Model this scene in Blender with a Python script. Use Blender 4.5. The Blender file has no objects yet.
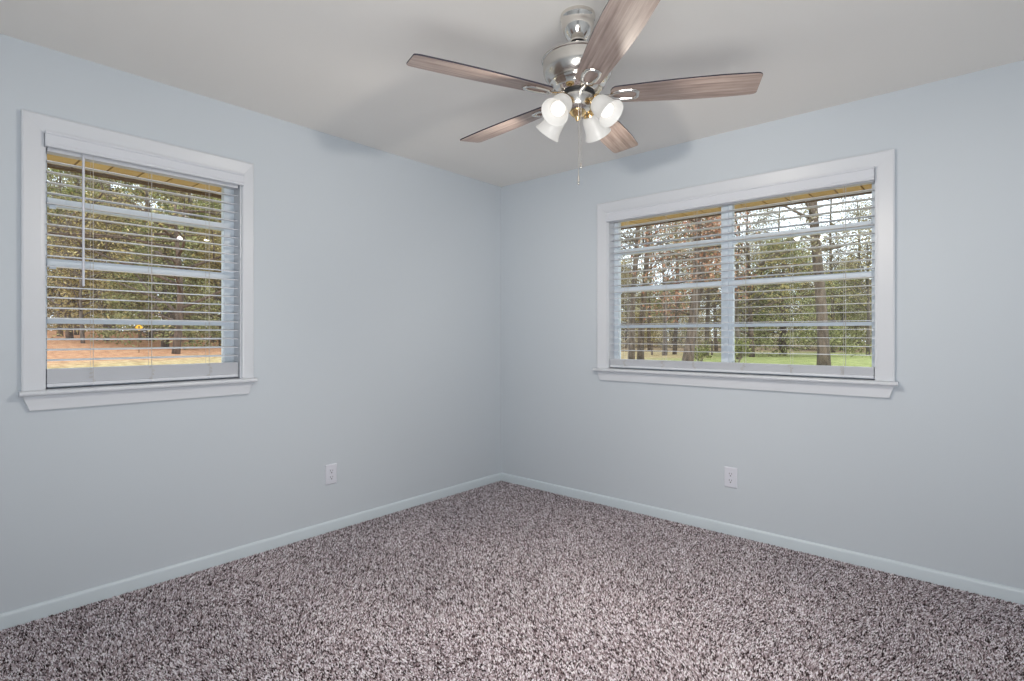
import bpy, math, random
import numpy as np
from mathutils import Vector, Matrix

S = bpy.context.scene
COL = S.collection
PI = math.pi

# ------------------------------------------------------------------ camera
F_PX, HORIZON = 542.0, 335.5
YAW = math.radians(41.1)
FWD = np.array([-math.sin(YAW), math.cos(YAW)])
RGT = np.array([math.cos(YAW), math.sin(YAW)])
CAM = np.array([3.034, -3.338]); CAM_Z = 1.205
cd = bpy.data.cameras.new('camera'); cam = bpy.data.objects.new('camera', cd); COL.objects.link(cam)
cd.sensor_width = 36.0; cd.lens = F_PX / 1024 * 36.0; cd.clip_start = 0.02; cd.clip_end = 600
cd.shift_y = (HORIZON - 340.5) / 1024
cam.location = (CAM[0], CAM[1], CAM_Z); cam.rotation_euler = (PI / 2, 0, YAW)
S.camera = cam

# ------------------------------------------------------------------ exposure, sky, lights
S.view_settings.view_transform = 'Standard'; S.view_settings.look = 'None'
S.view_settings.exposure = 0.0; S.view_settings.gamma = 1.0; S.view_settings.use_curve_mapping = False
SKY_COL, SKY_STR = (0.80, 0.90, 1.0), 2.6
SUN_STR, SUN_COL = 1.2, (1.0, 0.86, 0.66)
SPOT_W, SPOT_COL = 23.0, (1.0, 0.91, 0.80)
FILL_W, FILL_COL = 39.0, (0.985, 0.98, 0.965)
W = bpy.data.worlds.new('sky'); S.world = W; W.use_nodes = True
bg = W.node_tree.nodes['Background']; bg.inputs[0].default_value = (*SKY_COL, 1); bg.inputs[1].default_value = SKY_STR
sl = bpy.data.lights.new('sun', 'SUN'); sl.energy = SUN_STR; sl.color = SUN_COL; sl.angle = math.radians(8)
so = bpy.data.objects.new('sun', sl); COL.objects.link(so)
so.rotation_euler = Vector((-0.55, 0.62, -0.62)).to_track_quat('-Z', 'Y').to_euler()   # sun stands behind the house

fl = bpy.data.lights.new('fill_light', 'AREA'); fl.energy = FILL_W; fl.color = FILL_COL; fl.shape = 'DISK'; fl.size = 1.4; fl.spread = math.radians(155)
fo = bpy.data.objects.new('fill_light', fl); COL.objects.link(fo); fo.location = (3.20, -3.45, 0.85)   # unseen fill light added below the camera to brighten ceiling and walls
fo.rotation_euler = Vector((-0.53, 0.70, 0.50)).to_track_quat('-Z', 'Y').to_euler()

# ------------------------------------------------------------------ mesh helpers
class MB:
    def __init__(s): s.v = []; s.f = []
    def add(s, vs, fs):
        n = len(s.v); s.v += [tuple(p) for p in vs]; s.f += [tuple(n + i for i in f) for f in fs]; return s
    def box(s, a, b, m=None):
        x0, y0, z0 = a; x1, y1, z1 = b
        vs = [(x0,y0,z0),(x1,y0,z0),(x1,y1,z0),(x0,y1,z0),(x0,y0,z1),(x1,y0,z1),(x1,y1,z1),(x0,y1,z1)]
        if m: vs = [m(*p) for p in vs]
        return s.add(vs, [(3,2,1,0),(4,5,6,7),(0,1,5,4),(1,2,6,5),(2,3,7,6),(3,0,4,7)])
    def loft(s, rings, closed=True, cap=True):
        n = len(rings[0]); base = len(s.v)
        for r in rings: s.v += [tuple(p) for p in r]
        for i in range(len(rings) - 1):
            for j in range(n if closed else n - 1):
                k = (j + 1) % n
                s.f.append((base+i*n+j, base+i*n+k, base+(i+1)*n+k, base+(i+1)*n+j))
        if cap:
            s.f.append(tuple(base + j for j in range(n))[::-1])
            s.f.append(tuple(base + (len(rings)-1)*n + j for j in range(n)))
        return s
    def lathe(s, prof, n=40, M=None, cap=False):
        rings = []
        for r, z in prof:
            ring = [Vector((r*math.cos(2*PI*k/n), r*math.sin(2*PI*k/n), z)) for k in range(n)]
            rings.append([M @ p for p in ring] if M else ring)
        return s.loft(rings, True, cap)
    def tube(s, pts, rad, n=8, flat=1.0, up=None):
        pts = [Vector(p) for p in pts]; rings = []
        if not hasattr(rad, '__len__'): rad = [rad]*len(pts)
        prev = None
        for i, p in enumerate(pts):
            t = (pts[min(i+1, len(pts)-1)] - pts[max(i-1, 0)]).normalized()
            if prev is None:
                a = Vector(up) if up else (Vector((0,0,1)) if abs(t.z) < 0.9 else Vector((1,0,0)))
            else: a = prev
            b = t.cross(a).normalized(); a = b.cross(t).normalized(); prev = a
            rings.append([p + rad[i]*(math.cos(2*PI*k/n)*b + flat*math.sin(2*PI*k/n)*a) for k in range(n)])
        return s.loft(rings, True, True)
    def prism(s, poly, f0, f1):
        """poly: 2-D points; f0, f1 map a 2-D point to the two ends"""
        return s.loft([[f0(*p) for p in poly], [f1(*p) for p in poly]])

def mesh_obj(name, verts, faces, mat, parent=None, smooth=False, bevel=0, segs=2, fix=True):
    off = Vector((0, 0, 0))
    if parent is not None:
        off = Vector(parent['_loc']) if '_loc' in parent else Vector((0, 0, 0))
    me = bpy.data.meshes.new(name)
    me.from_pydata([tuple(Vector(p) - off) for p in verts], [], faces)
    if fix:
        import bmesh
        bm = bmesh.new(); bm.from_mesh(me); bmesh.ops.recalc_face_normals(bm, faces=bm.faces); bm.to_mesh(me); bm.free()
    if mat: me.materials.append(mat)
    o = bpy.data.objects.new(name, me); COL.objects.link(o)
    if parent is not None:
        o.parent = parent; o['_loc'] = tuple(off)
    if smooth: smooth_by_angle(me)
    if bevel:
        md = o.modifiers.new('edge', 'BEVEL'); md.width = bevel; md.segments = segs; md.limit_method = 'ANGLE'; md.angle_limit = math.radians(35)
    return o

def smooth_by_angle(me, ang=math.radians(40)):
    import bmesh
    bm = bmesh.new(); bm.from_mesh(me)
    for f in bm.faces: f.smooth = True
    for e in bm.edges:
        if len(e.link_faces) == 2 and e.calc_face_angle(0) > ang: e.smooth = False
    bm.to_mesh(me); bm.free()

def build(mb, name, mat, parent=None, **k): return mesh_obj(name, mb.v, mb.f, mat, parent, **k)

def empty(name, loc):
    o = bpy.data.objects.new(name, None); COL.objects.link(o); o.location = loc; o['_loc'] = tuple(loc); o.empty_display_size = 0.05
    return o

def tag(o, label=None, cat=None, group=None, kind=None):
    if label: o['label'] = label
    if cat: o['category'] = cat
    if group: o['group'] = group
    if kind: o['kind'] = kind
    return o

# ------------------------------------------------------------------ materials
def mat(name, col, rough=0.5, metal=0.0, spec=0.5, emit=None, bump=None, trans=None):
    m = bpy.data.materials.new(name); m.use_nodes = True; nt = m.node_tree
    b = nt.nodes['Principled BSDF']
    b.inputs['Base Color'].default_value = (*col, 1); b.inputs['Roughness'].default_value = rough
    b.inputs['Metallic'].default_value = metal; b.inputs['Specular IOR Level'].default_value = spec
    if emit:
        b.inputs['Emission Color'].default_value = (*emit[0], 1); b.inputs['Emission Strength'].default_value = emit[1]
    if bump:
        sc, st, dist = bump
        tc = nt.nodes.new('ShaderNodeTexCoord'); nz = nt.nodes.new('ShaderNodeTexNoise'); bp = nt.nodes.new('ShaderNodeBump')
        nz.inputs['Scale'].default_value = sc; nz.inputs['Detail'].default_value = 4
        bp.inputs['Strength'].default_value = st; bp.inputs['Distance'].default_value = dist
        nt.links.new(tc.outputs['Object'], nz.inputs['Vector']); nt.links.new(nz.outputs[0], bp.inputs['Height'])
        nt.links.new(bp.outputs[0], b.inputs['Normal'])
    return m

def ramp(nt, stops, interp='LINEAR'):
    r = nt.nodes.new('ShaderNodeValToRGB'); cr = r.color_ramp; cr.interpolation = interp
    while len(cr.elements) < len(stops): cr.elements.new(0.5)
    for e, (p, c) in zip(cr.elements, stops): e.position = p; e.color = (*c, 1)
    return r

def island_mat(name, stops, rough=0.9, translucent=0.0, interp='LINEAR'):
    m = bpy.data.materials.new(name); m.use_nodes = True; nt = m.node_tree
    b = nt.nodes['Principled BSDF']; out = nt.nodes['Material Output']
    g = nt.nodes.new('ShaderNodeNewGeometry'); r = ramp(nt, stops, interp)
    nt.links.new(g.outputs['Random Per Island'], r.inputs[0]); nt.links.new(r.outputs[0], b.inputs['Base Color'])
    b.inputs['Roughness'].default_value = rough; b.inputs['Specular IOR Level'].default_value = 0.15
    if translucent:
        t = nt.nodes.new('ShaderNodeBsdfTranslucent'); mx = nt.nodes.new('ShaderNodeMixShader')
        nt.links.new(r.outputs[0], t.inputs[0]); mx.inputs[0].default_value = translucent
        nt.links.new(b.outputs[0], mx.inputs[1]); nt.links.new(t.outputs[0], mx.inputs[2]); nt.links.new(mx.outputs[0], out.inputs[0])
    return m

M_WALL = mat('wall_paint', (0.548, 0.600, 0.655), 0.75, bump=(260, 0.06, 0.002))
M_CEIL = mat('ceiling_paint', (0.80, 0.785, 0.76), 0.85, bump=(180, 0.08, 0.002))
M_TRIM = mat('trim_paint', (0.62, 0.65, 0.70), 0.35, bump=(120, 0.03, 0.001))
M_BASE = mat('baseboard_paint', (0.60, 0.675, 0.73), 0.35)
M_BLIND = mat('blind_vinyl', (0.62, 0.65, 0.71), 0.4)
M_CORD = mat('cord', (0.55, 0.53, 0.50), 0.8)
M_SASH = mat('sash_aluminium', (0.70, 0.78, 0.86), 0.4)
M_NICKEL = mat('brushed_nickel', (0.62, 0.60, 0.57), 0.26, metal=1.0)
M_CHROME = mat('polished_nickel', (0.75, 0.72, 0.68), 0.12, metal=1.0)
M_BRASS = mat('warm_brass', (0.78, 0.58, 0.30), 0.22, metal=1.0)
M_BLACK = mat('black_rubber', (0.02, 0.02, 0.022), 0.5)
M_PLASTIC = mat('white_plastic', (0.66, 0.68, 0.76), 0.35)
M_SLOT = mat('dark_slot', (0.03, 0.03, 0.035), 0.6)
M_SHADE = mat('frosted_glass', (0.52, 0.52, 0.51), 0.35, emit=((1.0, 0.96, 0.90), 0.26))
M_BULB = mat('lit_bulb', (0.85, 0.85, 0.85), 0.4, emit=((1.0, 0.97, 0.93), 0.55))
M_ROOF = mat('roof_board', (0.25, 0.2, 0.16), 0.9)
M_BRICK = mat('siding', (0.45, 0.33, 0.26), 0.9)
M_BEAM = mat('plank_gap', (0.12, 0.07, 0.03), 0.9)

def soffit_mat():
    m = bpy.data.materials.new('soffit_planks'); m.use_nodes = True; nt = m.node_tree; b = nt.nodes['Principled BSDF']
    g = nt.nodes.new('ShaderNodeNewGeometry')
    r = ramp(nt, [(0, (0.54, 0.38, 0.19)), (1, (0.64, 0.475, 0.25))])
    nt.links.new(g.outputs['Random Per Island'], r.inputs[0]); nt.links.new(r.outputs[0], b.inputs['Base Color'])
    b.inputs['Roughness'].default_value = 0.7
    return m
M_SOFFIT = soffit_mat()

def blade_mat():
    m = bpy.data.materials.new('blade_wood'); m.use_nodes = True; nt = m.node_tree; b = nt.nodes['Principled BSDF']
    tc = nt.nodes.new('ShaderNodeTexCoord')
    def grain(sx, sy, detail):
        mp = nt.nodes.new('ShaderNodeMapping'); mp.inputs['Scale'].default_value = (sx, sy, 1)
        nz = nt.nodes.new('ShaderNodeTexNoise'); nz.inputs['Scale'].default_value = 1; nz.inputs['Detail'].default_value = detail; nz.inputs['Roughness'].default_value = 0.65
        nt.links.new(tc.outputs['UV'], mp.inputs['Vector']); nt.links.new(mp.outputs[0], nz.inputs['Vector']); return nz
    n1, n2 = grain(1.4, 70, 5), grain(2.6, 26, 4)
    mx = nt.nodes.new('ShaderNodeMix'); mx.data_type = 'FLOAT'; mx.inputs[0].default_value = 0.45
    nt.links.new(n1.outputs[0], mx.inputs[2]); nt.links.new(n2.outputs[0], mx.inputs[3])
    r = ramp(nt, [(0.32, (0.12, 0.085, 0.075)), (0.45, (0.25, 0.19, 0.17)), (0.56, (0.35, 0.28, 0.25)), (0.70, (0.50, 0.42, 0.38))])
    nt.links.new(mx.outputs[0], r.inputs[0]); nt.links.new(r.outputs[0], b.inputs['Base Color'])
    b.inputs['Roughness'].default_value = 0.38
    return m
M_BLADE = blade_mat()
M_BLADE_EDGE = mat('blade_edge', (0.035, 0.03, 0.045), 0.5)

def glass_mat():
    m = bpy.data.materials.new('window_glass'); m.use_nodes = True; nt = m.node_tree
    nt.nodes.remove(nt.nodes['Principled BSDF']); out = nt.nodes['Material Output']
    t = nt.nodes.new('ShaderNodeBsdfTransparent'); g = nt.nodes.new('ShaderNodeBsdfGlossy'); mx = nt.nodes.new('ShaderNodeMixShader')
    fr = nt.nodes.new('ShaderNodeFresnel'); fr.inputs[0].default_value = 1.5
    t.inputs[0].default_value = (0.96, 0.97, 0.965, 1); g.inputs['Roughness'].default_value = 0.0
    nt.links.new(fr.outputs[0], mx.inputs[0]); nt.links.new(t.outputs[0], mx.inputs[1]); nt.links.new(g.outputs[0], mx.inputs[2]); nt.links.new(mx.outputs[0], out.inputs[0])
    return m
M_GLASS = glass_mat()

M_CARPET = island_mat('carpet_yarn', [(0.0, (0.015, 0.009, 0.011)), (0.23, (0.06, 0.038, 0.042)), (0.34, (0.32, 0.25, 0.27)), (0.66, (0.56, 0.49, 0.54)), (0.80, (0.90, 0.86, 0.94)), (1.0, (0.98, 0.96, 1.0))], 0.95)
M_BACKING = mat('carpet_backing', (0.26, 0.21, 0.21), 1.0)

# ------------------------------------------------------------------ room shell
RX, RY, H, TH = 3.75, -3.95, 2.44, 0.14
LW = dict(u0=-2.909, u1=-2.088, z0=0.965, z1=2.07)    # window in the left wall (u = y)
RW = dict(u0=1.020, u1=2.614, z0=0.965, z1=2.068)     # window in the right wall (u = x)
mapL = lambda u, w, z: (-w, u, z)                     # w: outward through the wall
mapR = lambda u, w, z: (u, w, z)

def wall_mesh(mp, ua, ub, za, zb, hole, w0=0.0, w1=TH):
    mb = MB()
    us = [ua, hole['u0'], hole['u1'], ub]; zs = [za, hole['z0'], hole['z1'], zb]
    idx = {}
    vs, fs = [], []
    for k, w in enumerate((w0, w1)):
        for i, u in enumerate(us):
            for j, z in enumerate(zs): idx[k, i, j] = len(vs); vs.append(mp(u, w, z))
    for i in range(3):
        for j in range(3):
            if (i, j) == (1, 1): continue
            for k in (0, 1): fs.append((idx[k,i,j], idx[k,i+1,j], idx[k,i+1,j+1], idx[k,i,j+1]))
    for (a, b) in (((1,1),(2,1)), ((2,1),(2,2)), ((2,2),(1,2)), ((1,2),(1,1))): fs.append((idx[0,*a], idx[0,*b], idx[1,*b], idx[1,*a]))
    for i in range(3):
        for j in (0, 3): fs.append((idx[0,i,j], idx[0,i+1,j], idx[1,i+1,j], idx[1,i,j]))
    for j in range(3):
        for i in (0, 3): fs.append((idx[0,i,j], idx[0,i,j+1], idx[1,i,j+1], idx[1,i,j]))
    return mb.add(vs, fs)

def structure(mb, name, m, parent=None, **k):
    o = build(mb, name, m, parent, **k)
    if parent is None: o['kind'] = 'structure'
    return o

structure(wall_mesh(mapL, RY, 0.0, 0, H, LW), 'wall_left', M_WALL)
structure(wall_mesh(mapR, -TH, RX + TH, 0, H, RW), 'wall_right', M_WALL)
structure(MB().box((RX, RY, 0), (RX + TH, 0, H)), 'wall_side', M_WALL)
structure(MB().box((-TH, RY - TH, 0), (RX + TH, RY, H)), 'wall_back', M_WALL)
structure(MB().box((-TH, RY - TH, H), (RX + TH, TH, H + 0.12)), 'ceiling', M_CEIL)
structure(MB().box((-TH, RY - TH, -0.12), (RX + TH, TH, -0.002)), 'floor', M_BACKING)

def baseboard(name, a, b, inward):
    """a, b: ends on the wall face; inward: unit vector into the room; quarter-rounded top"""
    prof = [(0, -0.002), (0.0125, -0.002), (0.0125, 0.052), (0.0115, 0.058), (0.0085, 0.0635), (0.004, 0.0660), (0, 0.0668)]
    f = lambda p: (lambda d, z: (p[0] + inward[0]*d, p[1] + inward[1]*d, z))
    return structure(MB().prism(prof, f(a), f(b)), name, M_BASE, smooth=True)
baseboard('baseboard_left', (0, RY), (0, 0), (1, 0))
baseboard('baseboard_right', (0.0125, 0), (RX, 0), (0, -1))
baseboard('baseboard_side', (RX, RY + 0.0125), (RX, -0.0125), (-1, 0))
baseboard('baseboard_back', (0.0125, RY), (RX - 0.0125, RY), (0, 1))

# ------------------------------------------------------------------ windows
def window(name, mp, o, cas, units, bars, horn, apron_in):
    """o: opening; cas: outer casing (ua, ub, ztop); units: list of (ua, ub)"""
    base = mp((o['u0'] + o['u1'])/2, 0, o['z0'])
    root = empty(name, base); root['kind'] = 'structure'
    ca, cb, ct = cas
    # mitred casing, thicker at its outer edge
    prof = [(0, 0.0), (0, 0.017), (0.10, 0.0195), (0.86, 0.0125), (1.0, 0.0095), (1.0, 0.0)]   # (fraction inward, thickness)
    def casing(p_out, p_in, q_out, q_in, nm):
        mb = MB()
        e = lambda po, pi: (lambda t, d: mp(po[0] + (pi[0]-po[0])*t, -d, po[1] + (pi[1]-po[1])*t))
        mb.prism(prof, e(p_out, p_in), e(q_out, q_in))
        return build(mb, nm, M_TRIM, root)
    zb = o['z0'] + 0.006
    casing((ca, zb), (o['u0'], zb), (ca, ct), (o['u0'], o['z1']), 'side_casing')
    casing((cb, zb), (o['u1'], zb), (cb, ct), (o['u1'], o['z1']), 'side_casing')
    casing((ca, ct), (o['u0'], o['z1']), (cb, ct), (o['u1'], o['z1']), 'head_casing')
    # jamb boards lining the opening
    jt = 0.008
    for nm, a, b in (('jamb_board', (o['u0'], 0.0005, o['z0']), (o['u0'] + jt, TH, o['z1'])), ('jamb_board', (o['u1'] - jt, 0.0005, o['z0']), (o['u1'], TH, o['z1'])),
                     ('head_board', (o['u0'] + jt, 0.0005, o['z1'] - jt), (o['u1'] - jt, TH, o['z1']))):
        build(MB().box(a, b, mp), nm, M_TRIM, root)
    # stool with rounded nose and horns, apron with cut-back ends
    zs = o['z0'] + 0.008; nose = []
    for k in range(7):
        a = -PI/2 + PI*k/6; nose.append((0.036 + 0.011*math.cos(a), zs - 0.011 + 0.011*math.sin(a)))
    prof_s = [(-0.07, zs - 0.022)] + nose + [(-0.07, zs)]
    mb = MB()
    # the part in front of the wall runs past the casing, the part in the opening stays between the jambs
    mb.prism([(0.0, zs - 0.022)] + nose + [(0.0, zs)], lambda d, z: mp(ca - horn, -d, z), lambda d, z: mp(cb + horn, -d, z))
    build(mb, 'stool', M_TRIM, root, smooth=True)
    build(MB().box((o['u0'] + jt, 0.0, o['z0']), (o['u1'] - jt, TH, zs), mp), 'inner_sill', M_TRIM, root)
    pa = [(ca + 0.002, zs - 0.022), (cb - 0.002, zs - 0.022), (cb - apron_in, o['z0'] - 0.078), (ca + apron_in, o['z0'] - 0.078)]
    mb = MB(); mb.prism(pa, lambda u, z: mp(u, 0.0, z), lambda u, z: mp(u, -0.015, z)); build(mb, 'apron', M_TRIM, root, bevel=0.0025)
    # aluminium units
    for ua, ub, fw, fv in units:
        mb = MB(); fz0, fz1 = zs, o['z1'] - jt
        mb.box((ua, 0.078, fz0), (ua + fw, 0.118, fz1), mp); mb.box((ub - fv, 0.078, fz0), (ub, 0.118, fz1), mp)
        mb.box((ua + fw, 0.078, fz0), (ub - fv, 0.118, fz0 + 0.035), mp); mb.box((ua + fw, 0.078, fz1 - 0.03), (ub - fv, 0.118, fz1), mp)
        fr = build(mb, 'window_frame', M_SASH, root, bevel=0.003)
        for zc, hh, dp in bars:
            build(MB().box((ua + fw - 0.002, 0.094 - dp/2, zc - hh/2), (ub - fv + 0.002, 0.094 + dp/2, zc + hh/2), mp), 'glazing_bar', M_SASH, root, bevel=0.003)
        build(MB().box((ua + fw - 0.004, 0.098, fz0 + 0.031), (ub - fv + 0.004, 0.101, fz1 - 0.026), mp), 'window_pane', M_GLASS, root)
        for zc, hh, dp in bars[:2]:
            build(MB().box((ua + fw + 0.006, 0.066, zc - hh/2 - 0.012), (ua + fw + 0.03, 0.08, zc - hh/2 + 0.006), mp), 'sash_latch', M_SASH, root, bevel=0.002)
    for i in range(len(units) - 1):
        build(MB().box((units[i][1] - 0.001, 0.07, zs), (units[i+1][0] + 0.001, TH, o['z1'] - jt), mp), 'mullion', M_SASH, root, bevel=0.003)
    return root

BARS = [(1.795, 0.036, 0.05), (1.528, 0.034, 0.05), (1.268, 0.020, 0.04)]
window('window_1', mapL, LW, (-2.981, -2.030, 2.146), [(LW['u0'] + 0.008, LW['u1'] - 0.008, 0.016, 0.052)], BARS, 0.009, 0.026)
window('window_2', mapR, RW, (0.941, 2.692, 2.146), [(RW['u0'] + 0.008, 1.812, 0.034, 0.022), (1.836, RW['u1'] - 0.008, 0.024, 0.024)], BARS, 0.016, 0.022)

# ------------------------------------------------------------------ blinds
def blind(mp, o, ladders, wand, z_first, pitch, nslat, stack, label, val, tilt, sth=0.0036, scrown=0.0018):
    base = mp((o['u0'] + o['u1'])/2, 0.03, o['z1'])
    r = tag(empty('window_blind', base), label, 'window blind', 'horizontal blinds raised a little off the sills')
    ua, ub = o['u0'] + 0.014, o['u1'] - 0.014
    w0, w1 = 0.012, 0.062
    va, vb, vz0, vz1, vw = val
    # valance: moulded front board with short returns
    prof = [(vw, vz0), (vw - 0.003, vz0 + 0.004), (vw - 0.003, vz0 + 0.012), (vw, vz0 + 0.016), (vw, vz1 - 0.014), (vw - 0.004, vz1 - 0.009), (vw - 0.004, vz1), (vw + 0.008, vz1), (vw + 0.008, vz0)]
    mb = MB(); mb.prism(prof, lambda w, z: mp(va, w, z), lambda w, z: mp(vb, w, z))
    v = build(mb, 'valance', M_BLIND, r)
    for e in (va, vb - 0.008):
        build(MB().box((e, vw + 0.008, vz0), (e + 0.008, 0.0, vz1), mp), 'valance_return', M_BLIND, v)
    build(MB().box((ua, w0 - 0.002, z_first + 0.038), (ub, w1, o['z1'] - 0.010), mp), 'headrail', M_BLIND, r, bevel=0.003)
    # open slats, gently crowned
    def slat(mb, z, wa=w0, wb=w1, th=0.0036, crown=0.0018, tilt=0.004):
        n = 4; top = []; bot = []
        for k in range(n + 1):
            t = k/n; c = crown*(1 - (2*t - 1)**2); w = wa + (wb - wa)*t; c += tilt*(t - 0.5)
            top.append((w, z + c + th/2)); bot.append((w, z + c - th/2))
        mb.prism(top + bot[::-1], lambda w, q: mp(ua, w, q), lambda w, q: mp(ub, w, q))
    mb = MB()
    for i in range(nslat): slat(mb, z_first - pitch*i, th=sth, crown=scrown, tilt=tilt)
    build(mb, 'open_slats', M_BLIND, r)
    z0, z1 = stack; mb = MB(); rail = 0.017
    n = int((z1 - z0 - rail)/0.0041); rr = random.Random(5)
    for i in range(n):
        j = rr.uniform(-0.0012, 0.0012); slat(mb, z0 + rail + 0.0026 + i*0.0041, w0 + j, w1 + j, 0.003, 0.0008, 0.0)
    build(mb, 'gathered_slats', M_BLIND, r)
    br = build(MB().box((ua - 0.001, w0 - 0.002, z0), (ub + 0.001, w1 + 0.002, z0 + rail), mp), 'bottom_rail', M_BLIND, r, bevel=0.004, segs=3)
    for u in ladders:
        mb = MB()
        for w in (w0 - 0.002, w1 + 0.002):
            mb.tube([mp(u, w, o['z1'] - 0.05), mp(u, w, z1), mp(u, w - (0.003 if w < 0.03 else -0.003), z1 - 0.012), mp(u, w, z0 + 0.004)], 0.0007, 5)
        mb.tube([mp(u + 0.006, 0.037, o['z1'] - 0.05), mp(u + 0.006, 0.037, z1)], 0.0008, 5)
        lad = build(mb, 'ladder_cord', M_CORD, r)
        # slack loops of the ladder on the gathered slats
        lp = MB(); rr = random.Random(int(u*977) & 255)
        for k in range(4):
            zz = z0 + rail + 0.004 + k*(z1 - z0 - rail - 0.008)/3.2; s = rr.choice((-1, 1))*rr.uniform(0.008, 0.016)
            lp.tube([mp(u, w0 - 0.003, zz), mp(u + s*0.7, w0 - 0.006, zz + 0.002), mp(u + s, w0 - 0.005, zz - 0.003), mp(u + 0.3*s, w0 - 0.004, zz - 0.006)], 0.0011, 5)
        build(lp, 'cord_slack', M_CORD, lad)
        bt = MB().lathe([(0, 0), (0.0055, 0.0), (0.006, 0.003), (0.0045, 0.006), (0, 0.0065)], 14, Matrix.Translation(mp(u, w0 - 0.003, z0 + 0.002)))
        build(bt, 'cord_button', M_PLASTIC, br, smooth=True)
    if wand:
        u, zt, zb = wand; w = 0.004
        mb = MB().tube([mp(u, w, zt), mp(u, w - 0.004, zt - 0.02), mp(u, w - 0.004, zb + 0.004), mp(u, w - 0.004, zb)], [0.0035, 0.0048, 0.0048, 0.0036], 6)
        wd = build(mb, 'tilt_wand', M_PLASTIC, r)
        build(MB().tube([mp(u, 0.012, zt + 0.012), mp(u, 0.004, zt + 0.010), mp(u, 0.003, zt - 0.004)], 0.0026, 6), 'wand_hook', M_CHROME, wd)
    return r

blind(mapL, LW, [-2.735, -2.505, -2.245], (-2.772, 2.022, 1.425), 1.962, 0.0455, 20, (0.981, 1.062),
      'white horizontal blind with a tilt wand in the single window of the left wall', (-2.906, -2.086, 2.012, 2.077, -0.026), 0.004)
blind(mapR, RW, [1.150, 1.435, 1.645, 1.945, 2.205, 2.465], None, 1.966, 0.0455, 20, (0.981, 1.040),
      'wide white horizontal blind in the double window of the right wall', (1.022, 2.606, 2.004, 2.074, -0.026), 0.0, 0.0024, 0.0006)

# ------------------------------------------------------------------ wall outlets
def outlet(mp, u, z, label):
    r = tag(empty('wall_outlet', mp(u, 0, z - 0.061)), label, 'power outlet', 'duplex outlets low on the walls')
    hw, hh = 0.0385, 0.0615
    rings = []
    for d, ins in ((0, 0), (-0.003, 0), (-0.0055, 0.003), (-0.0065, 0.006)):
        rings.append([mp(u + sx*(hw - ins), d, z + sz*(hh - ins)) for sx, sz in ((-1,-1),(1,-1),(1,1),(-1,1))])
    build(MB().loft(rings), 'cover_plate', M_PLASTIC, r)
    for s in (1, -1):
        zc = z + s*0.0195; poly = []
        for k in range(24):
            a = 2*PI*k/24; poly.append((u + max(-0.0172, min(0.0172, 0.0205*math.cos(a))), zc + max(-0.0142, min(0.0142, 0.0175*math.sin(a)))))
        mb = MB(); mb.prism(poly, lambda a, b: mp(a, -0.006, b), lambda a, b: mp(a, -0.0088, b))
        rc = build(mb, 'receptacle', M_PLASTIC, r)
        mb = MB()
        mb.box((u - 0.0082, -0.0091, zc - 0.001), (u - 0.0056, -0.0086, zc + 0.009), mp); mb.box((u + 0.0056, -0.0091, zc), (u + 0.0082, -0.0086, zc + 0.008), mp)
        poly = [(u + 0.0038*math.cos(2*PI*k/12), zc - 0.0085 + 0.0038*math.sin(2*PI*k/12)) for k in range(12)]
        mb.prism(poly, lambda a, b: mp(a, -0.0086, b), lambda a, b: mp(a, -0.0091, b))
        build(mb, 'contact_slots', M_SLOT, rc)
    poly = [(u + 0.0033*math.cos(2*PI*k/12), z + 0.0033*math.sin(2*PI*k/12)) for k in range(12)]
    build(MB().prism(poly, lambda a, b: mp(a, -0.006, b), lambda a, b: mp(a, -0.0078, b)), 'cover_screw', M_PLASTIC, r)
outlet(mapL, -1.556, 0.352, 'white duplex power outlet low on the left wall beside the corner')
outlet(mapR, 1.878, 0.348, 'white duplex power outlet on the right wall under the double window')

# ------------------------------------------------------------------ ceiling fan
FX, FY, DZ = 1.850, -1.595, 0.008
fan = tag(empty('ceiling_fan', (FX, FY, H)), 'brushed nickel ceiling fan with five wooden blades and four lit glass shades', 'ceiling fan')
TC = Matrix.Translation((FX, FY, 0)); T = Matrix.Translation((FX, FY, DZ))
build(MB().lathe([(0.0, 2.44), (0.066, 2.44), (0.0675, 2.432), (0.0665, 2.424), (0.063, 2.420), (0.0625, 2.400), (0.057, 2.378), (0.047, 2.358), (0.036, 2.346), (0.031, 2.341), (0.031, 2.335), (0.0, 2.335)], 48, TC), 'canopy', M_CHROME, fan, smooth=True)
build(MB().lathe([(0.0, 2.352), (0.0125, 2.352), (0.0125, 2.28), (0, 2.28)], 24, T), 'downrod', M_NICKEL, fan, smooth=True)
build(MB().lathe([(0, 2.332), (0.023, 2.332), (0.025, 2.326), (0.024, 2.319), (0, 2.319)], 24, T), 'hanger_ball', M_BLACK, fan, smooth=True)
build(MB().lathe([(0, 2.308), (0.021, 2.306), (0.023, 2.298), (0.030, 2.288), (0.052, 2.278), (0, 2.276)], 32, T), 'yoke_cover', M_CHROME, fan, smooth=True)
motor = build(MB().lathe([(0.0, 2.282), (0.09, 2.277), (0.128, 2.266), (0.1375, 2.259), (0.1375, 2.254), (0.134, 2.251), (0.133, 2.215), (0.128, 2.197), (0.114, 2.178), (0.102, 2.168), (0.0, 2.168)], 64, T), 'motor_housing', M_NICKEL, fan, smooth=True)
build(MB().lathe([(0, 2.172), (0.104, 2.172), (0.108, 2.166), (0.104, 2.158), (0.094, 2.150), (0.092, 2.141), (0.080, 2.132), (0.070, 2.128), (0, 2.128)], 64, T), 'polished_band', M_CHROME, motor, smooth=True)
build(MB().lathe([(0, 2.130), (0.066, 2.130), (0.067, 2.124), (0.067, 2.118), (0, 2.118)], 48, T), 'flywheel', M_BLACK, fan, smooth=True)
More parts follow.
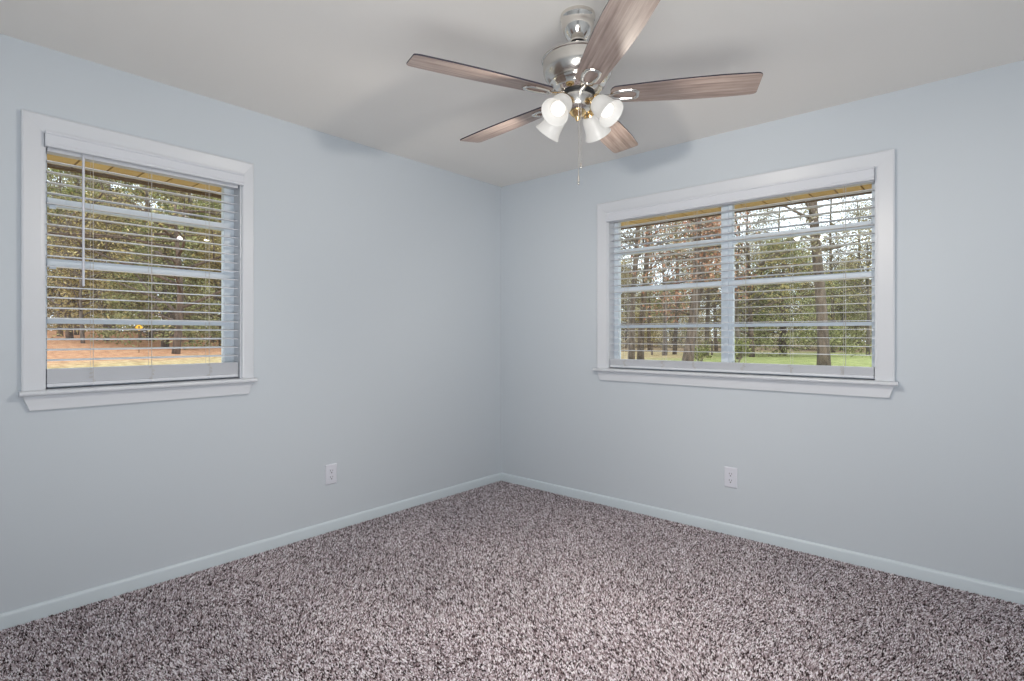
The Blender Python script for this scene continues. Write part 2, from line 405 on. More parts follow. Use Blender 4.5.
build(MB().lathe([(0, 2.120), (0.060, 2.120), (0.0615, 2.112), (0.0595, 2.104), (0.057, 2.082), (0.050, 2.069), (0.038, 2.062), (0.0, 2.060)], 48, T), 'switch_housing', M_NICKEL, fan, smooth=True)
build(MB().lathe([(0, 2.064), (0.030, 2.064), (0.032, 2.057), (0.024, 2.046), (0.012, 2.040), (0.009, 2.030), (0.005, 2.024), (0, 2.023)], 32, T), 'light_kit_cap', M_BRASS, fan, smooth=True)

BLADE_Z, PITCH = 2.117, 0.168
def blade(k):
    ang = math.radians(246.9 + 72*k)
    M = T @ Matrix.Translation((0, 0, BLADE_Z)) @ Matrix.Rotation(ang, 4, 'Z') @ Matrix.Rotation(-PITCH, 4, 'X')
    # outline: (r, half width on each side), angled tip with eased corners
    r0, r1 = 0.125, 0.660
    xs = [0.0, 0.01, 0.03, 0.07, 0.15, 0.3, 0.45, 0.6, 0.75, 0.88, 0.96]
    hw = lambda t: (0.0665 * (0.70 + 0.30*math.sin(min(1, t/0.72)*PI/2)) - 0.004*max(0, (t-0.75)/0.25)) * (1 if t > 0.03 else (0.55 + 0.45*math.sqrt(t/0.03)))
    A = [(r0 + (r1 - r0)*t, hw(t)) for t in xs]; B = [(r0 + (r1 - r0)*t, -hw(t)) for t in xs]
    tip = [(r1 - 0.008, 0.0605), (r1 - 0.001, 0.056), (r1 + 0.001, 0.050), (r1 - 0.002, -0.050), (r1 - 0.006, -0.0565), (r1 - 0.013, -0.0615)]
    poly = A + tip + B[::-1]
    mb = MB(); n = len(poly); th = 0.0055
    vs = [M @ Vector((x, y, -th/2)) for x, y in poly] + [M @ Vector((x, y, th/2)) for x, y in poly]
    mb.add(vs, [tuple(range(n)), tuple(range(2*n - 1, n - 1, -1))] + [(i, i + n, (i+1) % n + n, (i+1) % n) for i in range(n)])
    b = build(mb, 'blade', M_BLADE, fan, fix=True)
    b.data.materials.append(M_BLADE_EDGE)
    uv = b.data.uv_layers.new(name='UVMap')
    for p in b.data.polygons:
        if len(p.vertices) == 4: p.material_index = 1
        for li in p.loop_indices:
            vi = b.data.loops[li].vertex_index % n; uv.data[li].uv = (poly[vi][0]*1.6 + k*3.7, poly[vi][1]*1.6 + k*1.3)
    # bracket: cast arm from the flywheel that opens into a loop screwed under the blade
    mb = MB(); zl = -th/2 - 0.0035
    mb.tube([M @ Vector(p) for p in ((0.060, 0, 0.004), (0.085, 0, -0.001), (0.108, 0, -0.006), (0.130, 0, zl - 0.001))], [0.013, 0.0105, 0.010, 0.012], 10, 0.55)
    loop = []
    for j in range(25):
        a = PI + 2*PI*j/24; c, s_ = math.cos(a), math.sin(a)
        loop.append(M @ Vector((0.176 + 0.050*math.copysign(abs(c)**0.75, c), (0.021 + 0.010*(c + 1)/2)*math.copysign(abs(s_)**0.7, s_), zl)))
    mb.tube(loop, 0.0072, 8, 0.6, up=M.to_3x3() @ Vector((0, 0, 1)))
    br = build(mb, 'blade_bracket', M_CHROME, b, smooth=True)
for k in range(5): blade(k)

# light kit: the shades stand 90 degrees apart, tilted 45 degrees outward
tow = math.atan2(-FWD[1], -FWD[0])
SHADE_ANG = [tow - math.radians(41) + k*PI/2 for k in range(4)]
TILT = math.radians(45)
def light(k):
    a = SHADE_ANG[k]; u = Vector((math.cos(a), math.sin(a), 0)); c = Vector((FX, FY, DZ))
    ax = (u*math.sin(TILT) + Vector((0, 0, -math.cos(TILT)))).normalized()
    neck = c + u*0.079 + Vector((0, 0, 2.081))
    build(MB().tube([c + u*0.040 + Vector((0,0,2.085)), c + u*0.058 + Vector((0,0,2.092)), c + u*0.070 + Vector((0,0,2.090)), neck], [0.008, 0.0075, 0.0075, 0.009], 10), 'light_arm', M_BRASS, fan, smooth=True)
    R = Matrix.Translation(neck) @ ax.to_track_quat('Z', 'X').to_matrix().to_4x4()
    build(MB().lathe([(0, -0.006), (0.020, -0.006), (0.0265, 0.002), (0.028, 0.010), (0.0265, 0.012), (0, 0.012)], 28, R), 'shade_fitter', M_BRASS, fan, smooth=True)
    out = [(0.024, 0.006), (0.030, 0.012), (0.036, 0.022), (0.0395, 0.036), (0.041, 0.050), (0.0425, 0.064), (0.0455, 0.078), (0.050, 0.089), (0.0545, 0.097)]
    inn = [(r - 0.003, z) for r, z in out[::-1]]
    sh = build(MB().lathe(out + [(0.0545, 0.0985), (0.0525, 0.0985)] + inn, 40, R), 'lamp_shade', M_SHADE, fan, smooth=True)
    build(MB().lathe([(0, 0.012), (0.013, 0.012), (0.014, 0.030), (0.019, 0.044), (0.0255, 0.058), (0.0275, 0.070), (0.026, 0.079), (0.020, 0.0855), (0.010, 0.0885), (0, 0.089)], 28, R), 'bulb', M_BULB, sh, smooth=True)
    ld = bpy.data.lights.new('bulb_light', 'SPOT'); ld.energy = SPOT_W; ld.color = SPOT_COL; ld.spot_size = math.radians(166); ld.spot_blend = 0.5; ld.shadow_soft_size = 0.018
    lo = bpy.data.objects.new('bulb_light', ld); COL.objects.link(lo); lo.parent = fan
    p = R @ Vector((0, 0, 0.100)); lo.location = p - Vector((FX, FY, H)); lo.rotation_euler = ax.to_track_quat('-Z', 'Y').to_euler()
for k in range(4): light(k)

for dx, z_end, z_fob in ((-0.004, 1.768, 1.806), (0.005, 1.83, 1.853)):
    p0 = Vector((FX + RGT[0]*dx - FWD[0]*0.046, FY + RGT[1]*dx - FWD[1]*0.046, 2.075))
    p1 = Vector((p0.x, p0.y, z_fob)); p2 = p0 + Vector((-FWD[0]*0.014, -FWD[1]*0.014, -0.008))
    ch = build(MB().tube([p0, p2, Vector((p2.x, p2.y, 2.04)), Vector((p2.x, p2.y, z_fob))], 0.0016, 6), 'pull_chain', M_NICKEL, fan, smooth=True)
    L = z_fob - z_end
    build(MB().lathe([(0, L), (0.0022, L), (0.003, L*0.85), (0.0042, L*0.4), (0.0046, L*0.2), (0.003, 0.002), (0, 0)], 12, Matrix.Translation((p2.x, p2.y, z_end))), 'chain_fob', M_CHROME, ch, smooth=True)

# ------------------------------------------------------------------ carpet pile
def carpet():
    rng = np.random.default_rng(3)
    step = 0.0055
    xs = np.arange(0.014, RX - 0.014, step); ys = np.arange(RY + 0.014, -0.014, step)
    X, Y = np.meshgrid(xs, ys); P = np.stack([X.ravel(), Y.ravel()], 1)
    P += rng.uniform(-0.45, 0.45, P.shape)*step
    # keep what lies within a generous view of the camera
    q = P - CAM; dep = q @ FWD; lat = q @ RGT
    P = P[(dep > 0.7) & (np.abs(lat) < dep*1.0 + 0.45)]
    n = len(P)
    # brushed patches: the pile leans differently where it was vacuumed or walked on
    def field(s, seed):
        r = np.random.default_rng(seed); out = np.zeros(n)
        for _ in range(14):
            k = r.normal(size=2)*s; out += np.sin(P @ k + r.uniform(0, 6.28))
        return out/3.7
    lean = np.stack([field(3.5, 1), field(3.5, 2)], 1)*0.0040 + rng.normal(size=(n, 2))*0.0035
    h = rng.uniform(0.0060, 0.0105, n); rad = rng.uniform(0.0032, 0.0052, n); ph = rng.uniform(0, 6.28, n)
    V = np.zeros((n, 4, 3))
    for j in range(3):
        a = ph + j*2.0944
        V[:, j, 0] = P[:, 0] + np.cos(a)*rad; V[:, j, 1] = P[:, 1] + np.sin(a)*rad; V[:, j, 2] = -0.002
    V[:, 3, 0] = P[:, 0] + lean[:, 0]; V[:, 3, 1] = P[:, 1] + lean[:, 1]; V[:, 3, 2] = -0.002 + h
    tri = np.array([[0,1,3],[1,2,3],[2,0,3]])
    Fc = (np.arange(n)[:, None, None]*4 + tri[None]).reshape(-1, 3)
    me = bpy.data.meshes.new('carpet_pile'); me.vertices.add(n*4); me.vertices.foreach_set('co', V.reshape(-1).astype(np.float32))
    me.loops.add(len(Fc)*3); me.loops.foreach_set('vertex_index', Fc.reshape(-1).astype(np.int32))
    me.polygons.add(len(Fc)); me.polygons.foreach_set('loop_start', (np.arange(len(Fc))*3).astype(np.int32))
    me.update(calc_edges=True); me.materials.append(M_CARPET)
    o = bpy.data.objects.new('carpet_pile', me); COL.objects.link(o)
    tag(o, 'speckled mauve and grey cut pile carpet covering the whole floor', 'carpet', kind='stuff')
carpet()

# ------------------------------------------------------------------ eaves outside
def eave(name, mp, ua, ub):
    r = empty(name, mp((ua + ub)/2, TH, 2.13)); r['kind'] = 'structure'
    mb = MB(); u = ua
    while u < ub:
        mb.box((u, TH, 2.13), (min(u + 0.134, ub), 0.76, 2.152), mp); u += 0.1445
    build(mb, 'soffit_planks', M_SOFFIT, r)
    build(MB().box((ua, TH, 2.153), (ub, 0.76, 2.17), mp), 'soffit_deck', M_BEAM, r)
    build(MB().box((ua, 0.761, 2.112), (ub, 0.785, 2.30), mp), 'fascia_board', M_BEAM, r)
    build(MB().box((ua, TH, 2.171), (ub, 0.79, 2.32), mp), 'eave_roof', M_ROOF, r)
eave('trim_1', mapL, -6.0, 0.80)
eave('trim_2', mapR, -0.139, 6.0)
structure(MB().box((-0.5, RY - 0.5, H + 0.121), (RX + 0.5, 0.5, H + 0.3)), 'roof', M_ROOF)

# ------------------------------------------------------------------ grounds
def gz(x, y):
    rise = max(0.0, -x - 0.8*abs(y + 3) - 20.0)
    return -0.5 + 0.050*min(rise, 45) + 0.05*math.sin(x*0.13)*math.cos(y*0.11)
def at(px, dep):
    p = CAM + dep*FWD + (px - 512)/F_PX*dep*RGT
    return float(p[0]), float(p[1])

def ground_mat():
    m = bpy.data.materials.new('ground_cover'); m.use_nodes = True; nt = m.node_tree; b = nt.nodes['Principled BSDF']; b.inputs['Roughness'].default_value = 1; b.inputs['Specular IOR Level'].default_value = 0.1
    tc = nt.nodes.new('ShaderNodeTexCoord'); sp = nt.nodes.new('ShaderNodeSeparateXYZ'); nt.links.new(tc.outputs['Object'], sp.inputs[0])
    def math_(op, a, bb):
        n = nt.nodes.new('ShaderNodeMath'); n.operation = op
        for i, q in enumerate((a, bb)):
            if isinstance(q, (int, float)): n.inputs[i].default_value = q
            else: nt.links.new(q, n.inputs[i])
        return n.outputs[0]
    def noise(sc, det=5):
        n = nt.nodes.new('ShaderNodeTexNoise'); n.inputs['Scale'].default_value = sc; n.inputs['Detail'].default_value = det; nt.links.new(tc.outputs['Object'], n.inputs['Vector']); return n.outputs[0]
    def mixc(f, a, bb):
        n = nt.nodes.new('ShaderNodeMix'); n.data_type = 'RGBA'; nt.links.new(f, n.inputs[0]); nt.links.new(a, n.inputs[6]); nt.links.new(bb, n.inputs[7]); return n.outputs[2]
    fine = noise(3.0, 8)
    gr = ramp(nt, [(0.35, (0.20, 0.22, 0.07)), (0.55, (0.33, 0.36, 0.13)), (0.7, (0.46, 0.44, 0.22))]); nt.links.new(fine, gr.inputs[0])
    dry = ramp(nt, [(0.35, (0.30, 0.21, 0.10)), (0.55, (0.50, 0.38, 0.20)), (0.7, (0.62, 0.50, 0.30))]); nt.links.new(fine, dry.inputs[0])
    lit = ramp(nt, [(0.3, (0.26, 0.115, 0.06)), (0.5, (0.47, 0.235, 0.125)), (0.7, (0.62, 0.38, 0.22))]); nt.links.new(fine, lit.inputs[0])
    big = noise(0.10, 3)
    # dry pasture in the middle distance to the north-west, green lawn to the north
    w = math_('ADD', math_('MULTIPLY', sp.outputs[0], -0.05), math_('MULTIPLY', big, 1.4))
    f1 = ramp(nt, [(0.0, (0,0,0)), (1.0, (1,1,1))]); nt.links.new(math_('MULTIPLY', math_('SUBTRACT', w, 1.30), 3.0), f1.inputs[0])
    c1 = mixc(f1.outputs[0], gr.outputs[0], dry.outputs[0])
    # leaf litter under the trees to the west
    d = math_('ADD', math_('SUBTRACT', math_('MULTIPLY', sp.outputs[0], -1), math_('MULTIPLY', math_('ABSOLUTE', math_('ADD', sp.outputs[1], 3), 0), 0.8)), math_('MULTIPLY', noise(0.25, 4), 6))
    f2 = ramp(nt, [(0.0, (0,0,0)), (1.0, (1,1,1))]); nt.links.new(math_('MULTIPLY', math_('SUBTRACT', d, 27), 0.25), f2.inputs[0])
    near = nt.nodes.new('ShaderNodeVectorMath'); near.operation = 'LENGTH'; nt.links.new(tc.outputs['Object'], near.inputs[0])
    f3 = ramp(nt, [(0.0, (1,1,1)), (1.0, (0,0,0))]); nt.links.new(math_('MULTIPLY', math_('SUBTRACT', near.outputs['Value'], 24), 0.12), f3.inputs[0])
    yard = ramp(nt, [(0.3, (0.22, 0.15, 0.06)), (0.5, (0.38, 0.28, 0.12)), (0.7, (0.50, 0.38, 0.19))]); nt.links.new(fine, yard.inputs[0])
    c1 = mixc(f3.outputs[0], c1, yard.outputs[0])
    f4 = ramp(nt, [(0.0, (0,0,0)), (1.0, (1,1,1))]); nt.links.new(math_('ADD', math_('MULTIPLY', math_('SUBTRACT', near.outputs['Value'], 58), 0.1), math_('MULTIPLY', big, 0.4)), f4.inputs[0])
    wood = ramp(nt, [(0.3, (0.16, 0.10, 0.06)), (0.5, (0.30, 0.21, 0.13)), (0.7, (0.42, 0.32, 0.22))]); nt.links.new(fine, wood.inputs[0])
    c1 = mixc(f4.outputs[0], c1, wood.outputs[0])
    nt.links.new(mixc(f2.outputs[0], c1, lit.outputs[0]), b.inputs['Base Color'])
    return m
def ground():
    xs = [-160 + i*2.5 for i in range(93)]; ys = [-70 + i*2.5 for i in range(93)]
    vs = [(x, y, gz(x, y)) for x in xs for y in ys]; n = len(ys); fs = [(i*n+j, (i+1)*n+j, (i+1)*n+j+1, i*n+j+1) for i in range(len(xs)-1) for j in range(n-1)]
    o = mesh_obj('ground', vs, fs, ground_mat()); o['kind'] = 'structure'
    for p in o.data.polygons: p.use_smooth = True
ground()
structure(MB().box((-TH, RY - TH, -0.7), (RX + TH, TH, -0.121)), 'foundation', M_BRICK)

# ------------------------------------------------------------------ trees
M_BARK = {}
def bark(name, a, b):
    m = bpy.data.materials.new(name); m.use_nodes = True; nt = m.node_tree; p = nt.nodes['Principled BSDF']; p.inputs['Roughness'].default_value = 1
    tc = nt.nodes.new('ShaderNodeTexCoord'); mp = nt.nodes.new('ShaderNodeMapping'); mp.inputs['Scale'].default_value = (6, 6, 1.5); nz = nt.nodes.new('ShaderNodeTexNoise'); nz.inputs['Scale'].default_value = 1.2; nz.inputs['Detail'].default_value = 6
    nt.links.new(tc.outputs['Object'], mp.inputs[0]); nt.links.new(mp.outputs[0], nz.inputs['Vector'])
    r = ramp(nt, [(0.35, a), (0.65, b)]); nt.links.new(nz.outputs[0], r.inputs[0]); nt.links.new(r.outputs[0], p.inputs['Base Color']); return m
BK_BROWN = bark('brown_bark', (0.055, 0.04, 0.03), (0.19, 0.145, 0.11))
BK_GREY = bark('grey_bark', (0.07, 0.055, 0.045), (0.22, 0.18, 0.15))
BK_DARK = bark('dark_bark', (0.05, 0.035, 0.025), (0.16, 0.11, 0.08))
LF_PINE = island_mat('pine_needles', [(0, (0.08, 0.09, 0.02)), (0.5, (0.24, 0.26, 0.08)), (1, (0.52, 0.52, 0.23))], 0.8, 0.3)
LF_OLIVE = island_mat('olive_leaves', [(0, (0.15, 0.115, 0.04)), (0.5, (0.36, 0.285, 0.115)), (1, (0.62, 0.52, 0.27))], 0.8, 0.3)
LF_LACE = island_mat('grey_olive_leaves', [(0, (0.15, 0.12, 0.07)), (0.5, (0.33, 0.29, 0.18)), (1, (0.54, 0.50, 0.35))], 0.8, 0.3)
LF_SCRUB = island_mat('dry_scrub', [(0, (0.22, 0.17, 0.10)), (0.5, (0.50, 0.41, 0.26)), (1, (0.74, 0.65, 0.47))], 0.8, 0.3)
LF_RUST = island_mat('rust_leaves', [(0, (0.20, 0.085, 0.05)), (0.5, (0.43, 0.22, 0.14)), (1, (0.64, 0.42, 0.29))], 0.8, 0.3)
LF_GREEN = island_mat('evergreen_leaves', [(0, (0.09, 0.10, 0.035)), (0.5, (0.29, 0.29, 0.12)), (1, (0.54, 0.52, 0.28))], 0.8, 0.3)

def leaf_mesh(centres, spread, per, size, aspect, seed, mat_, name, flatten=0.7):
    rng = np.random.default_rng(seed); C = np.repeat(np.asarray(centres, float), per, 0)
    n = len(C); C = C + rng.normal(size=(n, 3))*np.asarray(spread)*np.array([1, 1, flatten])
    a = rng.normal(size=(n, 3)); a /= np.linalg.norm(a, axis=1)[:, None]
    b = np.cross(a, rng.normal(size=(n, 3))); b /= np.linalg.norm(b, axis=1)[:, None]
    s = (size*rng.uniform(0.6, 1.4, n))[:, None]
    V = np.stack([C - a*s*0.5, C + b*s*0.5*aspect, C + a*s*0.5, C - b*s*0.5*aspect], 1).reshape(-1, 3)
    me = bpy.data.meshes.new(name); me.vertices.add(n*4); me.vertices.foreach_set('co', V.reshape(-1).astype(np.float32))
    me.loops.add(n*4); me.loops.foreach_set('vertex_index', np.arange(n*4, dtype=np.int32)); me.polygons.add(n); me.polygons.foreach_set('loop_start', (np.arange(n)*4).astype(np.int32))
    me.update(calc_edges=True); me.materials.append(mat_); return me

def grow(mb, tips, p, d, L, r, lvl, rng, spread=0.6, droop=0.0, sides=5):
    n = 4; pts = [p]; rr = [r]; q = p.copy(); dd = d.copy()
    for i in range(n):
        dd = (dd + Vector((rng.gauss(0, .12), rng.gauss(0, .12), rng.gauss(0, .08) - droop))).normalized(); q = q + dd*L/n; pts.append(q.copy()); rr.append(r*(1 - 0.55*(i+1)/n))
    mb.tube(pts, rr, sides)
    if lvl == 0:
        tips += [pts[2], pts[3], pts[4]]; return
    for i in range(4 if lvl > 1 else 3):
        t = rng.uniform(0.35, 1.0); k = min(int(t*n), n - 1); base = pts[k].lerp(pts[k+1], t*n - k)
        side = Vector((rng.gauss(0, 1), rng.gauss(0, 1), rng.gauss(0.15, .5))).normalized()
        grow(mb, tips, base, (dd*(1 - spread) + side*spread).normalized(), L*rng.uniform(0.45, 0.7), rr[k]*0.55, lvl - 1, rng, spread, droop, 4)

def make_tree(kind, seed):
    """returns (trunk mesh, foliage mesh or None), base at the origin"""
    rng = random.Random(seed); mb = MB(); tips = []
    if kind == 'pine':           # tall bare trunk, clumped needles above
        H_, r = rng.uniform(17, 21), 0.24; lean = Vector((rng.uniform(-.02, .02), rng.uniform(-.02, .02), 1))
        pts = [Vector((lean.x*z + 0.07*math.sin(z*.5 + seed), lean.y*z, z)) for z in np.linspace(-0.3, H_, 12)]
        mb.tube(pts, [r*(1.2 if i == 0 else 1 - 0.75*i/11) for i in range(12)], 9)
        for k in range(34):
            z = H_*(0.22 + 0.76*(k/34)**0.9); a = rng.uniform(0, 6.28); L = (H_ - z)*0.22 + 1.1
            grow(mb, tips, Vector((lean.x*z, lean.y*z, z)), Vector((math.cos(a), math.sin(a), rng.uniform(-.15, .35))).normalized(), L*rng.uniform(.7, 1.3), 0.05, 1, rng, 0.55, 0.02, 4)
        return mesh_from(mb, BK_BROWN), leaf_mesh(tips, 0.30, 26, 0.27, 0.30, seed, LF_PINE, 'needles')
    if kind == 'trunk':          # tall trunk with thin bare side limbs low down
        H_, r = 15, 0.21
        pts = [Vector((0.035*z + 0.10*math.sin(z*.45 + seed), 0.05*math.cos(z*.6), z)) for z in np.linspace(-0.3, H_, 14)]
        mb.tube(pts, [r*(1.25 if i == 0 else 1 - 0.6*i/13) for i in range(14)], 10)
        for k in range(16):
            i = rng.randint(4, 13); a = rng.uniform(0, 6.28)
            grow(mb, tips, pts[i], Vector((math.cos(a), math.sin(a), rng.uniform(.1, .8))).normalized(), rng.uniform(1.5, 3.4), 0.06, 2, rng, 0.55, 0.0, 4)
        return mesh_from(mb, BK_BROWN), leaf_mesh(tips, 0.25, 3, 0.16, 0.5, seed, LF_LACE, 'leaves')
    if kind == 'rust':           # leaning oak still holding rust brown leaves
        pts = [Vector((0.10*z + 0.12*math.sin(z*.5), 0.03*z, z)) for z in np.linspace(-0.3, 11, 12)]
        mb.tube(pts, [0.30*(1.2 if i == 0 else 1 - 0.72*i/11) for i in range(12)], 10)
        f = pts[3]; mb.tube([f, f + Vector((.45, .1, 1.5)), f + Vector((.7, .3, 3.4)), f + Vector((1.3, .3, 6))], [0.2, 0.16, 0.12, 0.06], 8)
        for k in range(26):
            i = rng.randint(3, 11); a = rng.uniform(0, 6.28)
            grow(mb, tips, pts[i], Vector((math.cos(a), math.sin(a), rng.uniform(-.3, .7))).normalized(), rng.uniform(1.2, 2.6), 0.055, 2, rng, 0.55, 0.03, 4)
        return mesh_from(mb, BK_BROWN), leaf_mesh(tips, 0.34, 4, 0.16, 0.6, seed, LF_RUST, 'leaves')
    if kind == 'bare':           # leafless crown, many twigs
        H_ = rng.uniform(7, 9)
        mb.tube([Vector((0.1*math.sin(z*.6 + seed), 0, z)) for z in np.linspace(-.3, H_, 8)], [0.17*(1 - .7*i/7) for i in range(8)], 8)
        for k in range(15):
            z = H_*(0.25 + 0.75*k/15); a = rng.uniform(0, 6.28)
            grow(mb, tips, Vector((0.1*math.sin(z*.6 + seed), 0, z)), Vector((math.cos(a), math.sin(a), rng.uniform(.2, .9))).normalized(), rng.uniform(2.2, 4.2), 0.06, 2, rng, 0.5, -0.02, 4)
        return mesh_from(mb, BK_GREY), leaf_mesh(tips, 0.5, 5, 0.17, 0.5, seed, LF_OLIVE, 'leaves')
    if kind == 'limbs':          # dark leafless tree with long bending limbs
        H_ = 9.0
        mb.tube([Vector((0.2*math.sin(z*.5), 0.1*z*.3, z)) for z in np.linspace(-.3, H_, 9)], [0.24*(1 - .7*i/8) for i in range(9)], 9)
        for k in range(16):
            z = 1.8 + (H_ - 1.8)*k/16; a = rng.uniform(0, 6.28)
            grow(mb, tips, Vector((0.2*math.sin(z*.5), 0.03*z, z)), Vector((math.cos(a), math.sin(a), rng.uniform(.0, .6))).normalized(), rng.uniform(3.2, 6.0), 0.10, 2, rng, 0.5, 0.03, 5)
        return mesh_from(mb, BK_DARK), leaf_mesh(tips, 0.5, 3, 0.16, 0.5, seed, LF_OLIVE, 'leaves')
    if kind == 'lace':           # tall open crown of fine twigs and small leaves
        H_ = 18.0
        tr = lambda z: Vector((0.12*math.sin(z*.4 + seed), 0.1*math.cos(z*.3), z))
        mb.tube([tr(z) for z in np.linspace(-.3, H_, 12)], [0.20*(1 - .8*i/11) for i in range(12)], 8)
        for k in range(44):
            z = 3.0 + (H_ - 3.5)*k/44; a = rng.uniform(0, 6.28)
            grow(mb, tips, tr(z), Vector((math.cos(a), math.sin(a), rng.uniform(-.1, .8))).normalized(), rng.uniform(2.0, 4.6)*(1.1 - 0.5*k/44), 0.045, 2, rng, 0.5, 0.0, 4)
        return mesh_from(mb, BK_BROWN), leaf_mesh(tips, 0.42, 4, 0.14, 0.6, seed, LF_LACE, 'leaves')
    if kind == 'evergreen':      # dense, foliage down to the ground
        H_ = 10.0
        mb.tube([Vector((0.05*math.sin(z), 0, z)) for z in np.linspace(-.3, H_, 8)], [0.3*(1 - .85*i/7) for i in range(8)], 8)
        for k in range(70):
            t = k/70; z = 0.6 + (H_ - 0.8)*t; a = rng.uniform(0, 6.28); L = 4.2*(1 - t)**0.7*rng.uniform(.6, 1.05) + 0.5
            grow(mb, tips, Vector((0, 0, z)), Vector((math.cos(a), math.sin(a), rng.uniform(-.1, .3))).normalized(), L, 0.05, 1, rng, 0.5, 0.03, 4)
        return mesh_from(mb, BK_DARK), leaf_mesh(tips, 0.32, 26, 0.24, 0.4, seed, LF_GREEN, 'leaves')
    if kind == 'olive':          # broad olive brown woodland tree
        H_ = 11.0
        mb.tube([Vector((0.15*math.sin(z*.4 + seed), 0.1*math.cos(z*.5), z)) for z in np.linspace(-.3, H_, 9)], [0.22*(1 - .8*i/8) for i in range(9)], 8)
        for k in range(34):
            t = k/34; z = 1.2 + (H_ - 1.2)*t; a = rng.uniform(0, 6.28)
            grow(mb, tips, Vector((0.15*math.sin(z*.4 + seed), 0.1*math.cos(z*.5), z)), Vector((math.cos(a), math.sin(a), rng.uniform(0, .7))).normalized(), (3.4 - 1.8*t)*rng.uniform(.7, 1.1), 0.06, 2 if k % 2 else 1, rng, 0.5, 0.0, 4)
        return mesh_from(mb, BK_BROWN), leaf_mesh(tips, 0.42, 16, 0.23, 0.5, seed, LF_OLIVE, 'leaves')
    if kind == 'shrub':
        for k in range(9):
            a = rng.uniform(0, 6.28)
            grow(mb, tips, Vector((0, 0, -.1)), Vector((.6*math.cos(a), .6*math.sin(a), 1)).normalized(), rng.uniform(.7, 1.2), 0.02, 1, rng, 0.4, 0.0, 4)
        return mesh_from(mb, BK_BROWN), leaf_mesh(tips, 0.10, 10, 0.13, 0.5, seed, LF_PINE, 'leaves')
    if kind == 'conifer':
        mb.tube([Vector((0, 0, z)) for z in (-.2, 1, 2.0)], [0.06, 0.05, 0.01], 6)
        tips = [Vector((math.cos(i*2.4)*0.55*(1 - z/2.1), math.sin(i*2.4)*0.55*(1 - z/2.1), z)) for i, z in enumerate(np.linspace(0.15, 2.05, 60))]
        return mesh_from(mb, BK_DARK), leaf_mesh(tips, 0.12, 30, 0.14, 0.4, seed, LF_GREEN, 'leaves')

def mesh_from(mb, m):
    me = bpy.data.meshes.new('stem'); me.from_pydata(mb.v, [], mb.f); me.materials.append(m)
    for p in me.polygons: p.use_smooth = True
    return me
PROTO = {}
def tree(kind, px, dep, scale, rot, label, cat='tree', group=None, variant=0, name=None, squash=1.0):
    if (kind, variant) not in PROTO: PROTO[kind, variant] = make_tree(kind, 11 + 7*variant + len(kind))
    st, lf = PROTO[kind, variant]; x, y = at(px, dep)
    names = dict(pine='pine_tree', trunk='tall_tree', rust='oak_tree', bare='bare_tree', evergreen='evergreen_tree', olive='woodland_tree', shrub='shrub', lace='open_crowned_tree', limbs='spreading_tree', conifer='young_conifer')
    r = bpy.data.objects.new(name or names[kind], None); COL.objects.link(r)
    r.location = (x, y, gz(x, y)); r.rotation_euler = (0, 0, rot); r.scale = (scale*squash, scale*squash, scale)
    tag(r, label, cat, group)
    for nm, me in (('trunk' if kind != 'shrub' else 'stems', st), ('foliage', lf)):
        if me is None: continue
        o = bpy.data.objects.new(nm, me); COL.objects.link(o); o.parent = r
    return r

VR = YAW    # turns a tree's own x axis into the picture's rightward direction
# seen through the right window
tree('trunk', 632, 36, 1.0, VR, 'straight brown trunk, left one of the close pair beyond the double window')
tree('trunk', 642, 36.5, 1.05, VR, 'brown trunk leaning slightly right, right one of the close pair beyond the double window', variant=1)
tree('rust', 687, 30, 1.0, VR, 'leaning forked trunk with rust brown leaves beyond the left half of the double window')
tree('trunk', 707, 44, 0.9, VR + 1, 'slim brown trunk behind the rust leaved leaning tree', variant=2)
tree('bare', 738, 38, 1.05, 0.4, 'sparse tree with bare twigs seen beside the mullion of the double window')
tree('evergreen', 783, 46, 1.0, 0.3, 'dense dark evergreen filling the middle of the right half of the double window')
tree('trunk', 821, 30, 1.45, VR + 3.0, 'thickest grey brown trunk, standing on the green lawn', variant=1, name='thick_trunk_tree')
tree('evergreen', 842, 62, 0.95, 1.9, 'paler evergreen standing behind the thickest trunk on the lawn')
tree('bare', 868, 48, 1.1, 2.2, 'leafless tree against the white sky at the right end of the double window', variant=1)
tree('bare', 664, 46, 1.05, 3.0, 'leafless tree between the paired trunks and the rust leaved tree', variant=1)
tree('conifer', 850, 52, 0.75, 0, 'small dark young conifer on the far edge of the green lawn')
tree('shrub', 700, 33, 0.95, 0, 'low leafy green shrub at the foot of the rust leaved leaning tree', 'shrub')
tree('shrub', 738, 32, 1.1, 2, 'twiggy shrub at the bottom of the double window next to its mullion', 'shrub', variant=1)
tree('limbs', 752, 43, 1.0, 2.0, 'dark spreading tree with bending limbs behind the mullion of the double window')
# seen through the left window
tree('limbs', 176, 37, 1.15, 0.8, 'dark leafless tree with long bending limbs on the leaf covered slope')
tree('limbs', 70, 46, 1.2, 3.6, 'dark leafless tree at the left of the single window behind the tilt wand', variant=1)
tree('pine', 60, 50, 0.9, 0.2, 'tall pine at the left edge of the single window')
tree('evergreen', 165, 44, 1.0, 2.0, 'bright evergreen reaching the eaves in the single window')
tree('olive', 106, 47, 1.0, 0.5, 'broad olive brown tree in the middle of the single window')
tree('pine', 192, 52, 1.0, 1.4, 'tall dark trunked pine at the right of the single window', variant=1)
tree('olive', 222, 50, 0.9, 2.5, 'olive brown tree at the right edge of the single window', variant=1)
tree('bare', 82, 42, 0.9, 1.2, 'bare twigged tree standing before the tall pine in the single window')
tree('bare', 140, 56, 1.0, 1.2, 'bare tree standing behind the yellow road sign', variant=1)
rr = random.Random(21)
